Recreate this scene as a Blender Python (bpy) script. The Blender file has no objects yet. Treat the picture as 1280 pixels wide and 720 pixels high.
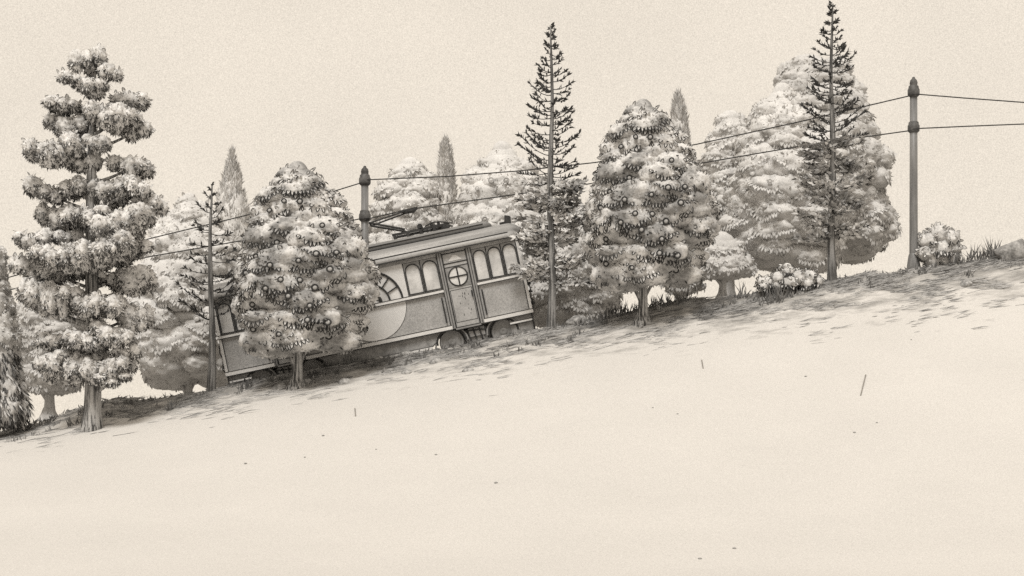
import bpy, math, random
import numpy as np
from mathutils import noise as mnoise, Vector

random.seed(7); RS = np.random.RandomState(7)
scene = bpy.context.scene
COL = scene.collection
R = math.radians

# ------------------------------------------------------------------ camera model
D0, F = 45.0, 2115.0            # metres to the crest, focal length in pixels of a 1280 px wide frame
CZ, HOR = -4.5, 571.5           # eye height, image row of the horizon
K0 = D0 / F
def P(px, py, y=0.0):           # a point at depth y seen at pixel px,py
    d = D0 + y
    return np.array([(px - 640) * d / F, y, CZ + (HOR - py) * d / F])

# ------------------------------------------------------------------ mesh builder
class MB:
    def __init__(s): s.v = []; s.f = []; s.n = 0
    def add(s, v, f, mi=0, smooth=True):
        v = np.asarray(v, float).reshape(-1, 3); f = np.asarray(f, int)
        s.v.append(v); s.f.append((f + s.n, mi, smooth)); s.n += len(v)
    def box(s, x0, x1, y0, y1, z0, z1, mi=0):
        v = [(x, y, z) for z in (z0, z1) for y in (y0, y1) for x in (x0, x1)]
        s.add(v, [(0,2,3,1),(4,5,7,6),(0,1,5,4),(2,6,7,3),(0,4,6,2),(1,3,7,5)], mi, False)
    def tube(s, pts, rad, n=8, mi=0, cap=True, wob=0.0, squash=1.0):
        pts = np.asarray(pts, float); m = len(pts)
        rad = np.full(m, rad) if np.isscalar(rad) else np.asarray(rad, float)
        t = np.gradient(pts, axis=0); t /= np.linalg.norm(t, axis=1)[:, None] + 1e-9
        ref = np.array([0, 1.0, 0]) if abs(t[0][1]) < .9 else np.array([1.0, 0, 0])
        vs = []
        for i in range(m):
            a = np.cross(t[i], ref); a /= np.linalg.norm(a); b = np.cross(t[i], a)
            ang = np.arange(n) * 2 * math.pi / n
            rr = rad[i] * (1 + wob * (RS.rand(n) - .5))
            vs.append(pts[i] + (np.cos(ang) * rr)[:, None] * a + (np.sin(ang) * rr * squash)[:, None] * b)
        v = np.concatenate(vs); f = []
        for i in range(m - 1):
            for j in range(n):
                k = (j + 1) % n
                f.append((i*n+j, i*n+k, (i+1)*n+k, (i+1)*n+j))
        s.add(v, f, mi)
        if cap:
            for i in (0, m - 1):
                c = np.concatenate([vs[i], [pts[i]]])
                s.add(c, [(j, (j+1) % n, n) for j in range(n)], mi)
    def lathe(s, prof, c=(0,0,0), n=20, mi=0, axis='z'):
        prof = np.asarray(prof, float); m = len(prof); ang = np.arange(n) * 2 * math.pi / n
        vs = []
        for r, h in prof:
            ca, sa = np.cos(ang) * r, np.sin(ang) * r
            if axis == 'z': vs.append(np.stack([ca, sa, np.full(n, h)], 1))
            else: vs.append(np.stack([ca, np.full(n, h), sa], 1))
        v = np.concatenate(vs) + np.array(c)
        s.add(v, [(i*n+j, i*n+(j+1) % n, (i+1)*n+(j+1) % n, (i+1)*n+j) for i in range(m-1) for j in range(n)], mi)
    def prism(s, poly, y0, y1, mi=0):       # poly of (x,z), extruded in depth
        p = np.asarray(poly, float); n = len(p)
        v = np.concatenate([np.stack([p[:,0], np.full(n, y0), p[:,1]], 1), np.stack([p[:,0], np.full(n, y1), p[:,1]], 1)])
        c = p.mean(0); v = np.concatenate([v, [[c[0], y0, c[1]], [c[0], y1, c[1]]]])
        s.add(v, [(j, (j+1) % n, n + (j+1) % n, n + j) for j in range(n)], mi, False)
        s.add(v, [(j, (j+1) % n, 2*n) for j in range(n)] + [(n+j, n+(j+1) % n, 2*n+1) for j in range(n)], mi, False)
    def build(s, name, mats, parent=None):
        me = bpy.data.meshes.new(name)
        v = np.concatenate(s.v); fs = s.f
        loops = np.concatenate([f.ravel() for f, _, _ in fs])
        tot = np.concatenate([np.full(len(f), f.shape[1]) for f, _, _ in fs])
        start = np.concatenate([[0], np.cumsum(tot)[:-1]])
        me.vertices.add(len(v)); me.vertices.foreach_set('co', v.ravel().astype(np.float32))
        me.loops.add(len(loops)); me.loops.foreach_set('vertex_index', loops.astype(np.int32))
        me.polygons.add(len(tot)); me.polygons.foreach_set('loop_start', start.astype(np.int32))
        me.polygons.foreach_set('material_index', np.concatenate([np.full(len(f), m) for f, m, _ in fs]).astype(np.int32))
        me.polygons.foreach_set('use_smooth', np.concatenate([np.full(len(f), b) for f, _, b in fs]))
        me.update(calc_edges=True); me.validate()
        for m in (mats if isinstance(mats, (list, tuple)) else [mats]): me.materials.append(m)
        o = bpy.data.objects.new(name, me); COL.objects.link(o)
        if parent: o.parent = parent
        return o

def tag(o, label=None, cat=None, group=None, kind=None):
    if label: o['label'] = label
    if cat: o['category'] = cat
    if group: o['group'] = group
    if kind: o['kind'] = kind
    return o
def thing(name, loc, label, cat, group=None):
    o = bpy.data.objects.new(name, None); COL.objects.link(o); o.location = tuple(loc)
    o.empty_display_size = .2
    return tag(o, label, cat, group)
def copy_tree(o, parent=None):
    c = o.copy(); COL.objects.link(c)
    if parent: c.parent = parent
    for ch in list(o.children): copy_tree(ch, c)
    return c

# ------------------------------------------------------------------ materials
def rgb(v, warm=1.0):           # warm neutral of value v
    v *= 1.1
    return (v, v * (1 - .02 * warm), v * (1 - .045 * warm), 1)
def mat(name, a, b=None, scale=3.0, lo=.4, hi=.6, rough=.9, grain=.10, gscale=26.0, stretch=None, spec=.2, detail=5.0, warm=1.0, bump=0.0, coat=0.0):
    m = bpy.data.materials.new(name); m.use_nodes = True
    nt = m.node_tree; N = nt.nodes; L = nt.links
    bs = N['Principled BSDF']; bs.inputs['Roughness'].default_value = rough
    bs.inputs['Specular IOR Level'].default_value = spec
    tc = N.new('ShaderNodeTexCoord'); src = tc.outputs['Object']
    if stretch:
        mp = N.new('ShaderNodeMapping'); mp.inputs['Scale'].default_value = stretch
        L.new(src, mp.inputs['Vector']); src2 = mp.outputs['Vector']
    else: src2 = src
    n1 = N.new('ShaderNodeTexNoise'); n1.inputs['Scale'].default_value = scale; n1.inputs['Detail'].default_value = detail
    n1.inputs['Roughness'].default_value = .62
    L.new(src2, n1.inputs['Vector'])
    cr = N.new('ShaderNodeValToRGB'); cr.color_ramp.elements[0].position = lo; cr.color_ramp.elements[1].position = hi
    cr.color_ramp.elements[0].color = rgb(a, warm); cr.color_ramp.elements[1].color = rgb(b if b is not None else a, warm)
    L.new(n1.outputs['Fac'], cr.inputs['Fac'])
    g = N.new('ShaderNodeTexNoise'); g.inputs['Scale'].default_value = gscale; g.inputs['Detail'].default_value = 2
    L.new(src, g.inputs['Vector'])
    mr = N.new('ShaderNodeMapRange'); mr.inputs['From Min'].default_value = .25; mr.inputs['From Max'].default_value = .75
    mr.inputs['To Min'].default_value = 1 - grain; mr.inputs['To Max'].default_value = 1 + grain
    L.new(g.outputs['Fac'], mr.inputs['Value'])
    mx = N.new('ShaderNodeVectorMath'); mx.operation = 'SCALE'
    L.new(cr.outputs['Color'], mx.inputs[0]); L.new(mr.outputs['Result'], mx.inputs['Scale'])
    L.new(mx.outputs['Vector'], bs.inputs['Base Color'])
    if bump:
        bp = N.new('ShaderNodeBump'); bp.inputs['Strength'].default_value = bump; bp.inputs['Distance'].default_value = .03
        L.new(n1.outputs['Fac'], bp.inputs['Height']); L.new(bp.outputs['Normal'], bs.inputs['Normal'])
    return m

M = {}
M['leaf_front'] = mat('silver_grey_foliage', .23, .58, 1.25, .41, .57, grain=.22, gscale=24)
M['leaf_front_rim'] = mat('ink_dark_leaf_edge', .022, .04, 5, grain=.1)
M['leaf_pine'] = mat('pine_needle_foliage', .40, .62, 2.2, .36, .56, grain=.28, gscale=24)
M['leaf_pine_dark'] = mat('dark_needles_and_shade', .05, .11, 5, grain=.2)  # dark strokes, also the painted shade under the pine pads
M['leaf_pale'] = mat('pale_haze_foliage', .48, .60, 1.7, .36, .62, grain=.14, gscale=22)  # far trees: fading with distance put into the leaf colour
M['leaf_pale_rim'] = mat('pale_haze_leaf_edge', .36, .42, 5, grain=.1)
M['leaf_mid'] = mat('grey_haze_foliage', .43, .53, 1.7, .36, .62, grain=.14, gscale=22)
M['leaf_spire'] = mat('spire_haze_foliage', .52, .62, 2.2, .38, .6, grain=.16)  # paler to paint in the haze before the far spires
M['leaf_spire_rim'] = mat('spire_haze_edge', .42, .48, 5)
M['ink'] = mat('dark_conifer_needles', .035, .075, 6, grain=.2)
M['bark'] = mat('furrowed_bark', .05, .36, 5.5, .42, .58, stretch=(2.6, 2.6, .16), grain=.2)
M['bark_dark'] = mat('dark_thin_bark', .07, .26, 5, .42, .62, stretch=(3, 3, .2), grain=.2)
M['bark_pale'] = mat('pale_haze_bark', .38, .48, 4, .4, .6, stretch=(2, 2, .2), grain=.12)  # bark of the far trees, haze painted in by a paler tone
M['panel'] = mat('grey_painted_panel', .27, .36, 2.2, .3, .7, rough=.8, grain=.26, gscale=28, bump=.05)
M['panel_light'] = mat('pale_painted_panel', .54, .62, 1.6, .3, .7, rough=.7, grain=.10, gscale=28)
M['door'] = mat('pale_grey_door_paint', .30, .38, 3.0, .3, .7, rough=.7, grain=.16, gscale=28)
M['trim'] = mat('pale_wood_trim', .56, .66, 4, .3, .7, rough=.7, grain=.14, stretch=(.3, 3, 3))
M['post'] = mat('mid_grey_trim', .20, .27, 4, .3, .7, rough=.7, grain=.14)
M['iron'] = mat('dark_iron', .028, .05, 8, rough=.6, grain=.2)
M['roof'] = mat('dull_roof_paint', .20, .42, 1.2, .35, .65, rough=.65, grain=.16, stretch=(.12, 1, 3))
M['roof_dark'] = mat('dark_roof_paint', .09, .20, 1.2, .35, .65, rough=.6, grain=.16, stretch=(.12, 1, 3))
M['glass'] = mat('glass_painted_reflection', .42, .62, 2.6, .36, .62, rough=.12, spec=.5, grain=.05)  # reflection and view of pale trees painted into the colour
M['under'] = mat('underframe_steel', .20, .30, 4, rough=.8, grain=.2)
M['pole'] = mat('grey_pole_paint', .13, .20, 3, rough=.45, spec=.45, grain=.12, stretch=(2, 2, .2), warm=.6)
M['collar'] = mat('dark_collar_paint', .06, .11, 6, rough=.5, grain=.2)
M['stone'] = mat('grey_field_stone', .16, .36, 4, .38, .6, grain=.3, gscale=18, bump=.3)
M['grass'] = mat('grey_dry_grass', .09, .17, 4, grain=.2)
M['grass_pale'] = mat('pale_dry_grass', .20, .34, 4, grain=.2)
M['leaf_bush'] = mat('light_bush_foliage', .40, .60, 3, .4, .6, grain=.2)
M['speck'] = mat('dull_paper_speck', .22, .34, 6)  # small marks of the drawing paper
M['fleck'] = mat('ochre_paper_fleck', .20, .26, 4, warm=3.6)  # ochre marks of the drawing paper
M['fruit'] = mat('pale_fruit_skin', .26, .34, 8, grain=.1)
M['fruit_pale'] = mat('pale_haze_fruit', .50, .58, 8, grain=.1)  # fruit of the far trees, haze painted in the same way

# ------------------------------------------------------------------ ground
RX = np.array([-200, 0, 60, 100, 128, 145, 165, 180, 190, 250, 340, 430, 550, 610, 665, 700, 722, 745, 775, 830, 855, 885, 900, 945, 1030, 1058, 1080, 1105, 1140, 1200, 1280, 1500.])
RY = np.array([572, 541, 525, 509, 501, 497, 498, 502, 500, 490, 470, 456, 436, 424, 412, 408, 402, 401, 392, 379, 373, 375, 372, 366, 350, 346, 340, 343, 335, 328, 318, 290.])
RXW = (RX - 640) * K0; RZW = (HOR - RY) * K0 + CZ
PFIT = np.polyfit(RXW[1:-1], RZW[1:-1], 3)
def ridge(x):
    z = np.interp(x, RXW, RZW)
    lo, hi = RXW[0], RXW[-1]
    z = np.where(x < lo, RZW[0] - 4 * np.tanh((lo - x) * .12 / 4), z)
    return np.where(x > hi, RZW[-1] + 6 * np.tanh((x - hi) * .12 / 6), z)
TRAM_A = R(11.8)
TR = P(665 + 2.7 - 187, 408 + 39.1 + 12.7, .5)          # tram base centre
def hnoise(x, y):
    return (np.sin(x*2.1 + 1.3*np.sin(y*1.7)) * np.sin(y*2.6 + x*.7) * .5 + np.sin(x*5.3 + y*2.2) * np.sin(y*6.1 - x*1.9) * .3
            + np.sin(x*11.7 - y*5.1) * np.sin(y*9.7 + x*3.7) * .2)
def ground_z(x, y):
    x = np.asarray(x, float); y = np.asarray(y, float)
    zr = ridge(x); zs = np.polyval(PFIT, np.clip(x, RXW[1], RXW[-2])); zs = zs + (zr - ridge(np.clip(x, RXW[1], RXW[-2])))
    bl = np.clip((-y - .6) / 2.6, 0, 1); bl = bl * bl * (3 - 2 * bl); zr = zr * (1 - bl) + zs * bl
    t = np.clip(-y / 20.0, 0, 1)
    zf = zr + (-6.3 - zr) * (1 - (1 - t) ** 1.5)
    w = np.exp(-((y + 1.2) / 1.5) ** 2) * np.clip(-y / .35, 0, 1)
    zf = zf + hnoise(x, y) * .075 * w
    yb = np.clip(y, 0, None)
    drop = np.minimum(.05 * yb + .42 * np.clip(yb - 3.4, 0, None), 40)
    zb = zr - drop
    line = TR[2] + (x - TR[0]) * math.tan(TRAM_A) - .02
    inx = np.clip((x - (TR[0] - 5.2)) / .7, 0, 1) * np.clip((TR[0] + 4.9 - x) / .7, 0, 1)
    iny = np.clip((y - .12) / .25, 0, 1) * np.clip((3.6 - y) / .7, 0, 1)
    zb = np.where(inx * iny > 0, zb + (np.minimum(line, zb) - zb) * inx * iny, zb)
    return np.where(y <= 0, zf, zb)
def hit(px, py):                # where the ray through a pixel meets the slope in front of the crest
    for y in np.arange(-19, 0.01, .02):
        p = P(px, py, y)
        if p[2] <= ground_z(p[0], p[1]): return np.array([p[0], y, float(ground_z(p[0], y))])
    p = P(px, py, 0); return np.array([p[0], 0, float(ground_z(p[0], 0))])

xs = np.unique(np.concatenate([np.linspace(-500, -40, 14), np.linspace(-40, -15.5, 30), np.arange(-15.5, 15.5, .1), np.linspace(15.5, 40, 30), np.linspace(40, 500, 14)]))
ys = np.unique(np.concatenate([np.linspace(-300, -46, 8), np.linspace(-46, -9, 60), np.arange(-9, -3.2, .25), np.arange(-3.2, 4.5, .09), np.linspace(4.5, 40, 40), np.linspace(40, 800, 14)]))
GX, GY = np.meshgrid(xs, ys)
gz = ground_z(GX, GY)
gv = np.stack([GX.ravel(), GY.ravel(), gz.ravel()], 1)
nx, ny = len(xs), len(ys)
ii = (np.arange(ny - 1)[:, None] * nx + np.arange(nx - 1)[None]).ravel()
gm = MB(); gm.add(gv, np.stack([ii, ii + 1, ii + 1 + nx, ii + nx], 1))
def ground_mat():
    m = bpy.data.materials.new('pale_dry_meadow'); m.use_nodes = True
    nt = m.node_tree; N = nt.nodes; L = nt.links; bs = N['Principled BSDF']
    bs.inputs['Roughness'].default_value = 1; bs.inputs['Specular IOR Level'].default_value = 0
    tc = N.new('ShaderNodeTexCoord'); O = tc.outputs['Object']
    g = N.new('ShaderNodeTexNoise'); g.inputs['Scale'].default_value = 40; g.inputs['Detail'].default_value = 3; g.inputs['Roughness'].default_value = .7
    L.new(O, g.inputs['Vector'])
    g2 = N.new('ShaderNodeTexNoise'); g2.inputs['Scale'].default_value = .35; g2.inputs['Detail'].default_value = 3; L.new(O, g2.inputs['Vector'])
    a1 = N.new('ShaderNodeMapRange'); a1.inputs['From Min'].default_value = .2; a1.inputs['From Max'].default_value = .8; a1.inputs['To Min'].default_value = .70; a1.inputs['To Max'].default_value = 1.30
    L.new(g.outputs['Fac'], a1.inputs['Value'])
    a2 = N.new('ShaderNodeMapRange'); a2.inputs['From Min'].default_value = .3; a2.inputs['From Max'].default_value = .7; a2.inputs['To Min'].default_value = .975; a2.inputs['To Max'].default_value = 1.025
    L.new(g2.outputs['Fac'], a2.inputs['Value'])
    mu = N.new('ShaderNodeMath'); mu.operation = 'MULTIPLY'; L.new(a1.outputs[0], mu.inputs[0]); L.new(a2.outputs[0], mu.inputs[1])
    # bare grey earth showing in streaks along the crest of the slope
    mp = N.new('ShaderNodeMapping'); mp.inputs['Rotation'].default_value = (0, 0, R(7)); mp.inputs['Scale'].default_value = (.55, 1.5, 0)
    L.new(O, mp.inputs['Vector'])
    e = N.new('ShaderNodeTexNoise'); e.inputs['Scale'].default_value = 1.6; e.inputs['Detail'].default_value = 7; e.inputs['Roughness'].default_value = .7
    L.new(mp.outputs['Vector'], e.inputs['Vector'])
    sx = N.new('ShaderNodeSeparateXYZ'); L.new(O, sx.inputs[0])
    b = N.new('ShaderNodeMapRange'); b.inputs['From Min'].default_value = -4.6; b.inputs['From Max'].default_value = -.2; b.inputs['To Min'].default_value = -.26; b.inputs['To Max'].default_value = .14
    L.new(sx.outputs['Y'], b.inputs['Value'])
    ad = N.new('ShaderNodeMath'); L.new(e.outputs['Fac'], ad.inputs[0]); L.new(b.outputs[0], ad.inputs[1])
    cr = N.new('ShaderNodeMapRange'); cr.inputs['From Min'].default_value = .42; cr.inputs['From Max'].default_value = .64; cr.inputs['To Max'].default_value = .72
    L.new(ad.outputs[0], cr.inputs['Value'])
    mx = N.new('ShaderNodeMix'); mx.data_type = 'RGBA'
    mx.inputs['A'].default_value = GROUND; mx.inputs['B'].default_value = (.17, .164, .155, 1)
    L.new(cr.outputs[0], mx.inputs['Factor'])
    sc = N.new('ShaderNodeVectorMath'); sc.operation = 'SCALE'
    L.new(mx.outputs['Result'], sc.inputs[0]); L.new(mu.outputs[0], sc.inputs['Scale'])
    L.new(sc.outputs['Vector'], bs.inputs['Base Color'])
    return m
GROUND = (.548, .529, .504, 1)
ground = gm.build('ground', ground_mat()); tag(ground, kind='structure')

# ------------------------------------------------------------------ foliage tools
def ico(level):
    t = (1 + 5 ** .5) / 2
    v = [(-1,t,0),(1,t,0),(-1,-t,0),(1,-t,0),(0,-1,t),(0,1,t),(0,-1,-t),(0,1,-t),(t,0,-1),(t,0,1),(-t,0,-1),(-t,0,1)]
    f = [(0,11,5),(0,5,1),(0,1,7),(0,7,10),(0,10,11),(1,5,9),(5,11,4),(11,10,2),(10,7,6),(7,1,8),(3,9,4),(3,4,2),(3,2,6),(3,6,8),(3,8,9),(4,9,5),(2,4,11),(6,2,10),(8,6,7),(9,8,1)]
    v = [np.array(a) / np.linalg.norm(a) for a in v]
    for _ in range(level):
        c = {}; nf = []
        def mid(i, j):
            k = (min(i, j), max(i, j))
            if k not in c:
                q = v[i] + v[j]; v.append(q / np.linalg.norm(q)); c[k] = len(v) - 1
            return c[k]
        for a, b, d in f:
            x, y, z = mid(a, b), mid(b, d), mid(d, a)
            nf += [(a,x,z),(b,y,x),(d,z,y),(x,y,z)]
        f = nf
    return np.array(v), np.array(f)
ICO = {l: ico(l) for l in (1, 2, 3)}
def unit(a): return a / (np.linalg.norm(a, axis=-1, keepdims=True) + 1e-9)
def blob(mb, c, r, level=3, bs=6.0, amp=.18, mi=0):
    v, f = ICO[level]; c = np.array(c, float); r = np.array(r, float)
    p = v * r; off = RS.rand(3) * 50
    d = np.empty(len(v))
    for i, q in enumerate(p):
        vd = mnoise.voronoi(Vector(q * bs + off))[0][0]
        d[i] = (.55 - vd) * amp + mnoise.noise(Vector(q * bs * .45 + off)) * amp * .7
    mb.add(c + p * (1 + d[:, None]), f, mi)
def leaves(mb, p, d, n, L, W, rim, mi_in=0, mi_rim=1):
    """little pointed leaves with a darker margin: base p, direction d, facing n"""
    N = len(p)
    if N == 0: return
    s = unit(np.cross(d, n)); L = np.broadcast_to(L, N)[:, None]; W = np.broadcast_to(W, N)[:, None]
    prof = [(-.38, 0), (-.5, .35), (-.33, .72), (0, 1), (.33, .72), (.5, .35), (.38, 0)]
    nn = unit(n); outer = []; inner = []
    for a, b in prof:
        q = p + s * W * a + d * L * b + nn * (L * .25 * b * (1 - b))
        outer.append(q)
    cen = p + d * L * .42 + nn * L * .05
    for q in outer:
        w = cen - q; l = np.linalg.norm(w, axis=1, keepdims=True)
        inner.append(q + w * np.minimum(rim / (l + 1e-6), .75))
    m = len(prof)
    v = np.stack(outer + inner + [cen], 1).reshape(-1, 3); st = 2 * m + 1
    base = (np.arange(N) * st)[:, None]
    q = np.array([(i, i+1, m+i+1, m+i) for i in range(m-1)])
    mb.add(v, (base[:, None] + q[None]).reshape(-1, 4), mi_rim)
    t = np.array([(m+i, m+i+1, 2*m) for i in range(m-1)])
    mb.f.append(((base[:, None] + t[None]).reshape(-1, 3) + mb.n - len(v), mi_in, True))
def blades(mb, p, d, n, L, W, bend=0.0, mi=1):
    """thin tapering strokes: needles, grass blades, leaf slivers"""
    N = len(p)
    if N == 0: return
    s = unit(np.cross(d, n)); L = np.broadcast_to(L, N)[:, None]; W = np.broadcast_to(W, N)[:, None]
    nn = unit(n); bend = np.broadcast_to(bend, N)[:, None]
    a = p - s * W * .35; b = p + s * W * .35
    mq = p + d * L * .5 + nn * bend * L * .5
    c = mq + s * W * .5; e = mq - s * W * .5
    t = p + d * L + s * bend * L * .4
    v = np.stack([a, b, c, e, t], 1).reshape(-1, 3); base = (np.arange(N) * 5)[:, None]
    k = mb.n; mb.add(v, base + np.array([[0, 1, 2, 3]]), mi)
    mb.f.append((base + np.array([[3, 2, 4]]) + k, mi, True))
def sphere_dirs(n, zlo, zhi):
    z = RS.uniform(zlo, zhi, n); a = RS.uniform(0, 2 * math.pi, n); q = np.sqrt(1 - z * z)
    return np.stack([q * np.cos(a), q * np.sin(a), z], 1)
def outside(p, lobes, skip=None, k=.93):
    ok = np.ones(len(p), bool)
    for i, (c, r) in enumerate(lobes):
        if i == skip: continue
        ok &= ((((p - c) / (r * k)) ** 2).sum(1) > 1)
    return ok

def dress(mb, lobes, fringe, edge, scrib, size, rim, hairy=0, clump=True):
    """leaf fringes along the underside of every lobe, leaves round its rim, small strokes over it"""
    for i, (c, r) in enumerate(lobes):
        area = r.mean() ** 2 / .16
        # fringe of hanging pointed leaves, in clusters along one arc
        n = int(fringe * area * RS.uniform(.3, 1.6))
        if n > 0:
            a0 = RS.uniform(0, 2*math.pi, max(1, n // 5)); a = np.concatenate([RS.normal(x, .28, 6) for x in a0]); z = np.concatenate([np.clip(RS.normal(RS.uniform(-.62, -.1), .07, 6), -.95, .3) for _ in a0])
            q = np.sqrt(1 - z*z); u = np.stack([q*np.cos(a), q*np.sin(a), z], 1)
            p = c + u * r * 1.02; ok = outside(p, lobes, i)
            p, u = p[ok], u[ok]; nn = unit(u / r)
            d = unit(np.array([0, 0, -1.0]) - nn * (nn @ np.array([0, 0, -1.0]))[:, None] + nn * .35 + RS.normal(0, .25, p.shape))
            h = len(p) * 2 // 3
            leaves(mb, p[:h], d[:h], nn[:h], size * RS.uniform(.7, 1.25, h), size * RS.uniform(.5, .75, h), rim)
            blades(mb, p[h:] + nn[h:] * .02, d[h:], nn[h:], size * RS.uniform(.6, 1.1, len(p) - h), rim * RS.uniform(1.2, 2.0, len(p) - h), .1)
        n = int(edge * area)
        if n > 0:
            u = sphere_dirs(n, -.3, .98); p = c + u * r * .98; ok = outside(p, lobes, i); p, u = p[ok], u[ok]; nn = unit(u / r)
            d = unit(nn * .7 + RS.normal(0, .5, p.shape)); f = unit(np.cross(d, RS.normal(0, 1, p.shape)) + nn * .2 + np.array([0, -.6, 0]))
            leaves(mb, p, d, f, size * RS.uniform(.6, 1.1, len(p)), size * RS.uniform(.5, .8, len(p)), rim * RS.uniform(.5, .9))
        n = int(scrib * area)
        if n > 0:
            u = sphere_dirs(n, -.9, .8); p = c + u * r * 1.03; ok = outside(p, lobes, i); p, u = p[ok], u[ok]; nn = unit(u / r)
            d = unit(np.cross(nn, RS.normal(0, 1, p.shape)) + nn * .25 + np.array([0, 0, -.3]))
            blades(mb, p, d, nn, size * RS.uniform(.3, .8, len(p)), rim * RS.uniform(.9, 1.8, len(p)), RS.uniform(-.2, .2, len(p)))
        n = int(hairy * area)
        if n > 0:
            u = sphere_dirs(n, -.95, .9); p = c + u * r * .97; ok = outside(p, lobes, i); p, u = p[ok], u[ok]; nn = unit(u / r)
            d = unit(nn * .55 + RS.normal(0, .35, p.shape) + np.array([0, 0, -.35]))
            f = unit(np.cross(d, RS.normal(0, 1, p.shape)) + nn * .4)
            blades(mb, p, d, f, size * RS.uniform(.5, 1.0, len(p)), size * RS.uniform(.14, .3, len(p)), RS.uniform(-.2, .2, len(p)), mi=0)

def ray_front(lobes, x, z):     # front (camera side) of the lobes at local x,z
    best = None
    for c, r in lobes:
        k = 1 - ((x - c[0]) / r[0]) ** 2 - ((z - c[2]) / r[2]) ** 2
        if k > 0:
            y = c[1] - r[1] * math.sqrt(k)
            if best is None or y < best: best = y
    return best

# ------------------------------------------------------------------ fruit trees
STAMP = [(135, 795, 812), (146, 785, 825), (160, 768, 842), (180, 756, 858), (200, 750, 868), (220, 745, 878), (240, 738, 888), (262, 731, 893), (290, 731, 893), (312, 734, 889), (332, 740, 880), (346, 750, 866), (358, 768, 846)]
SBASE = (803, 403)
FRUITS = [(791,180),(809.5,180.4),(774.5,190),(834.7,210),(783.3,230),(759,246),(828.6,246.7),(850,243),(809,254),(776.7,258.8),(748.3,266.4),(843.5,265),(850.7,277.8),(789.2,277),(809.5,277.4),(771.3,286.5),(826,285.7),(797.5,296),(754.9,304),(821.6,308),(819,325),(841,327.3),(840.8,342.7),(756,333.3),(785.5,341)]
def crown_lobes(prof, base, k, rl_px=(11, 24), depth=.85):
    py = np.array([a for a, _, _ in prof], float); l = np.array([b for _, b, _ in prof], float); r = np.array([c for _, _, c in prof], float)
    lobes = []; core = []
    y = py[0] + 6
    while y <= py[-1] - 3:
        L_, R_ = np.interp(y, py, l), np.interp(y, py, r); cx = (L_ + R_) / 2; hw = (R_ - L_) / 2
        rl = min(max(hw * .42, rl_px[0]), rl_px[1])
        n = max(1, int(2 * math.pi * max(hw - rl, 0) / (rl * .95))) if hw > rl * 1.1 else 1
        a0 = RS.uniform(0, 6.28)
        for i in range(n):
            a = a0 + i * 2 * math.pi / n + RS.uniform(-.35, .35); s = RS.uniform(.55, 1.25)
            q = max(hw - rl * s * 1.02, 0) * RS.uniform(.86, 1.08)
            yc = min(y + RS.uniform(-8, 8), py[-1] - rl * s * .45)
            c = np.array([(cx - base[0] + q * math.cos(a)) * k, q * math.sin(a) * k * depth, (base[1] - yc) * k])
            lobes.append((c, np.array([rl * s * 1.12, rl * s, rl * s * RS.uniform(.6, .8)]) * k))
        core.append((np.array([(cx - base[0]) * k, 0, (base[1] - min(y, py[-1] - 13)) * k]), np.array([hw * .88, hw * .88 * depth, 18]) * k))
        y += rl * .66
    return lobes, core
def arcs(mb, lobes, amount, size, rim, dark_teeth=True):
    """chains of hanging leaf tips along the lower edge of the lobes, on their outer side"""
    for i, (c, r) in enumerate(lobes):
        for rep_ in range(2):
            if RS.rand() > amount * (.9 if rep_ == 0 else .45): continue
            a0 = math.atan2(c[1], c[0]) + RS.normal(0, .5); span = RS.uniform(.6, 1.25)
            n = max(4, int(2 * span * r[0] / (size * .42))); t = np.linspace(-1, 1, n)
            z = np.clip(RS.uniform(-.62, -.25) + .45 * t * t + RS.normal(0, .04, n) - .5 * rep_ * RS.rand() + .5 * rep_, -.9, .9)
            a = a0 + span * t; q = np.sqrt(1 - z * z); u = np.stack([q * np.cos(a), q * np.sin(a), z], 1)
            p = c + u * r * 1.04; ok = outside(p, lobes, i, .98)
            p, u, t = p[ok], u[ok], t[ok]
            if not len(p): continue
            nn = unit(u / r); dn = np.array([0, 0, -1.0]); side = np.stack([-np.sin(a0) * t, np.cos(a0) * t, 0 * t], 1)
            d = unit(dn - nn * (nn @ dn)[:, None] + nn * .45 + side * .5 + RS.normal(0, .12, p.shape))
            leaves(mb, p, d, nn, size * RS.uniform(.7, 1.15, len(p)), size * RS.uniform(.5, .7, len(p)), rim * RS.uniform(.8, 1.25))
def cover(mb, lobes, dens, size, mi=0):
    """a coat of small leaves over the lobes"""
    for i, (c, r) in enumerate(lobes):
        n = int(dens * r.mean() ** 2 / .16); u = sphere_dirs(n, -.98, .98); p = c + u * r; ok = outside(p, lobes, i, .97); p, u = p[ok], u[ok]
        if not len(p): continue
        nn = unit(u / r); d = unit(nn * .55 + np.array([0, 0, -.35]) + RS.normal(0, .55, p.shape)); f = unit(nn + RS.normal(0, .55, p.shape))
        blades(mb, p, d, f, size * RS.uniform(.6, 1.3, len(p)), size * RS.uniform(.45, .8, len(p)), RS.uniform(-.2, .2, len(p)), mi=mi)
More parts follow.
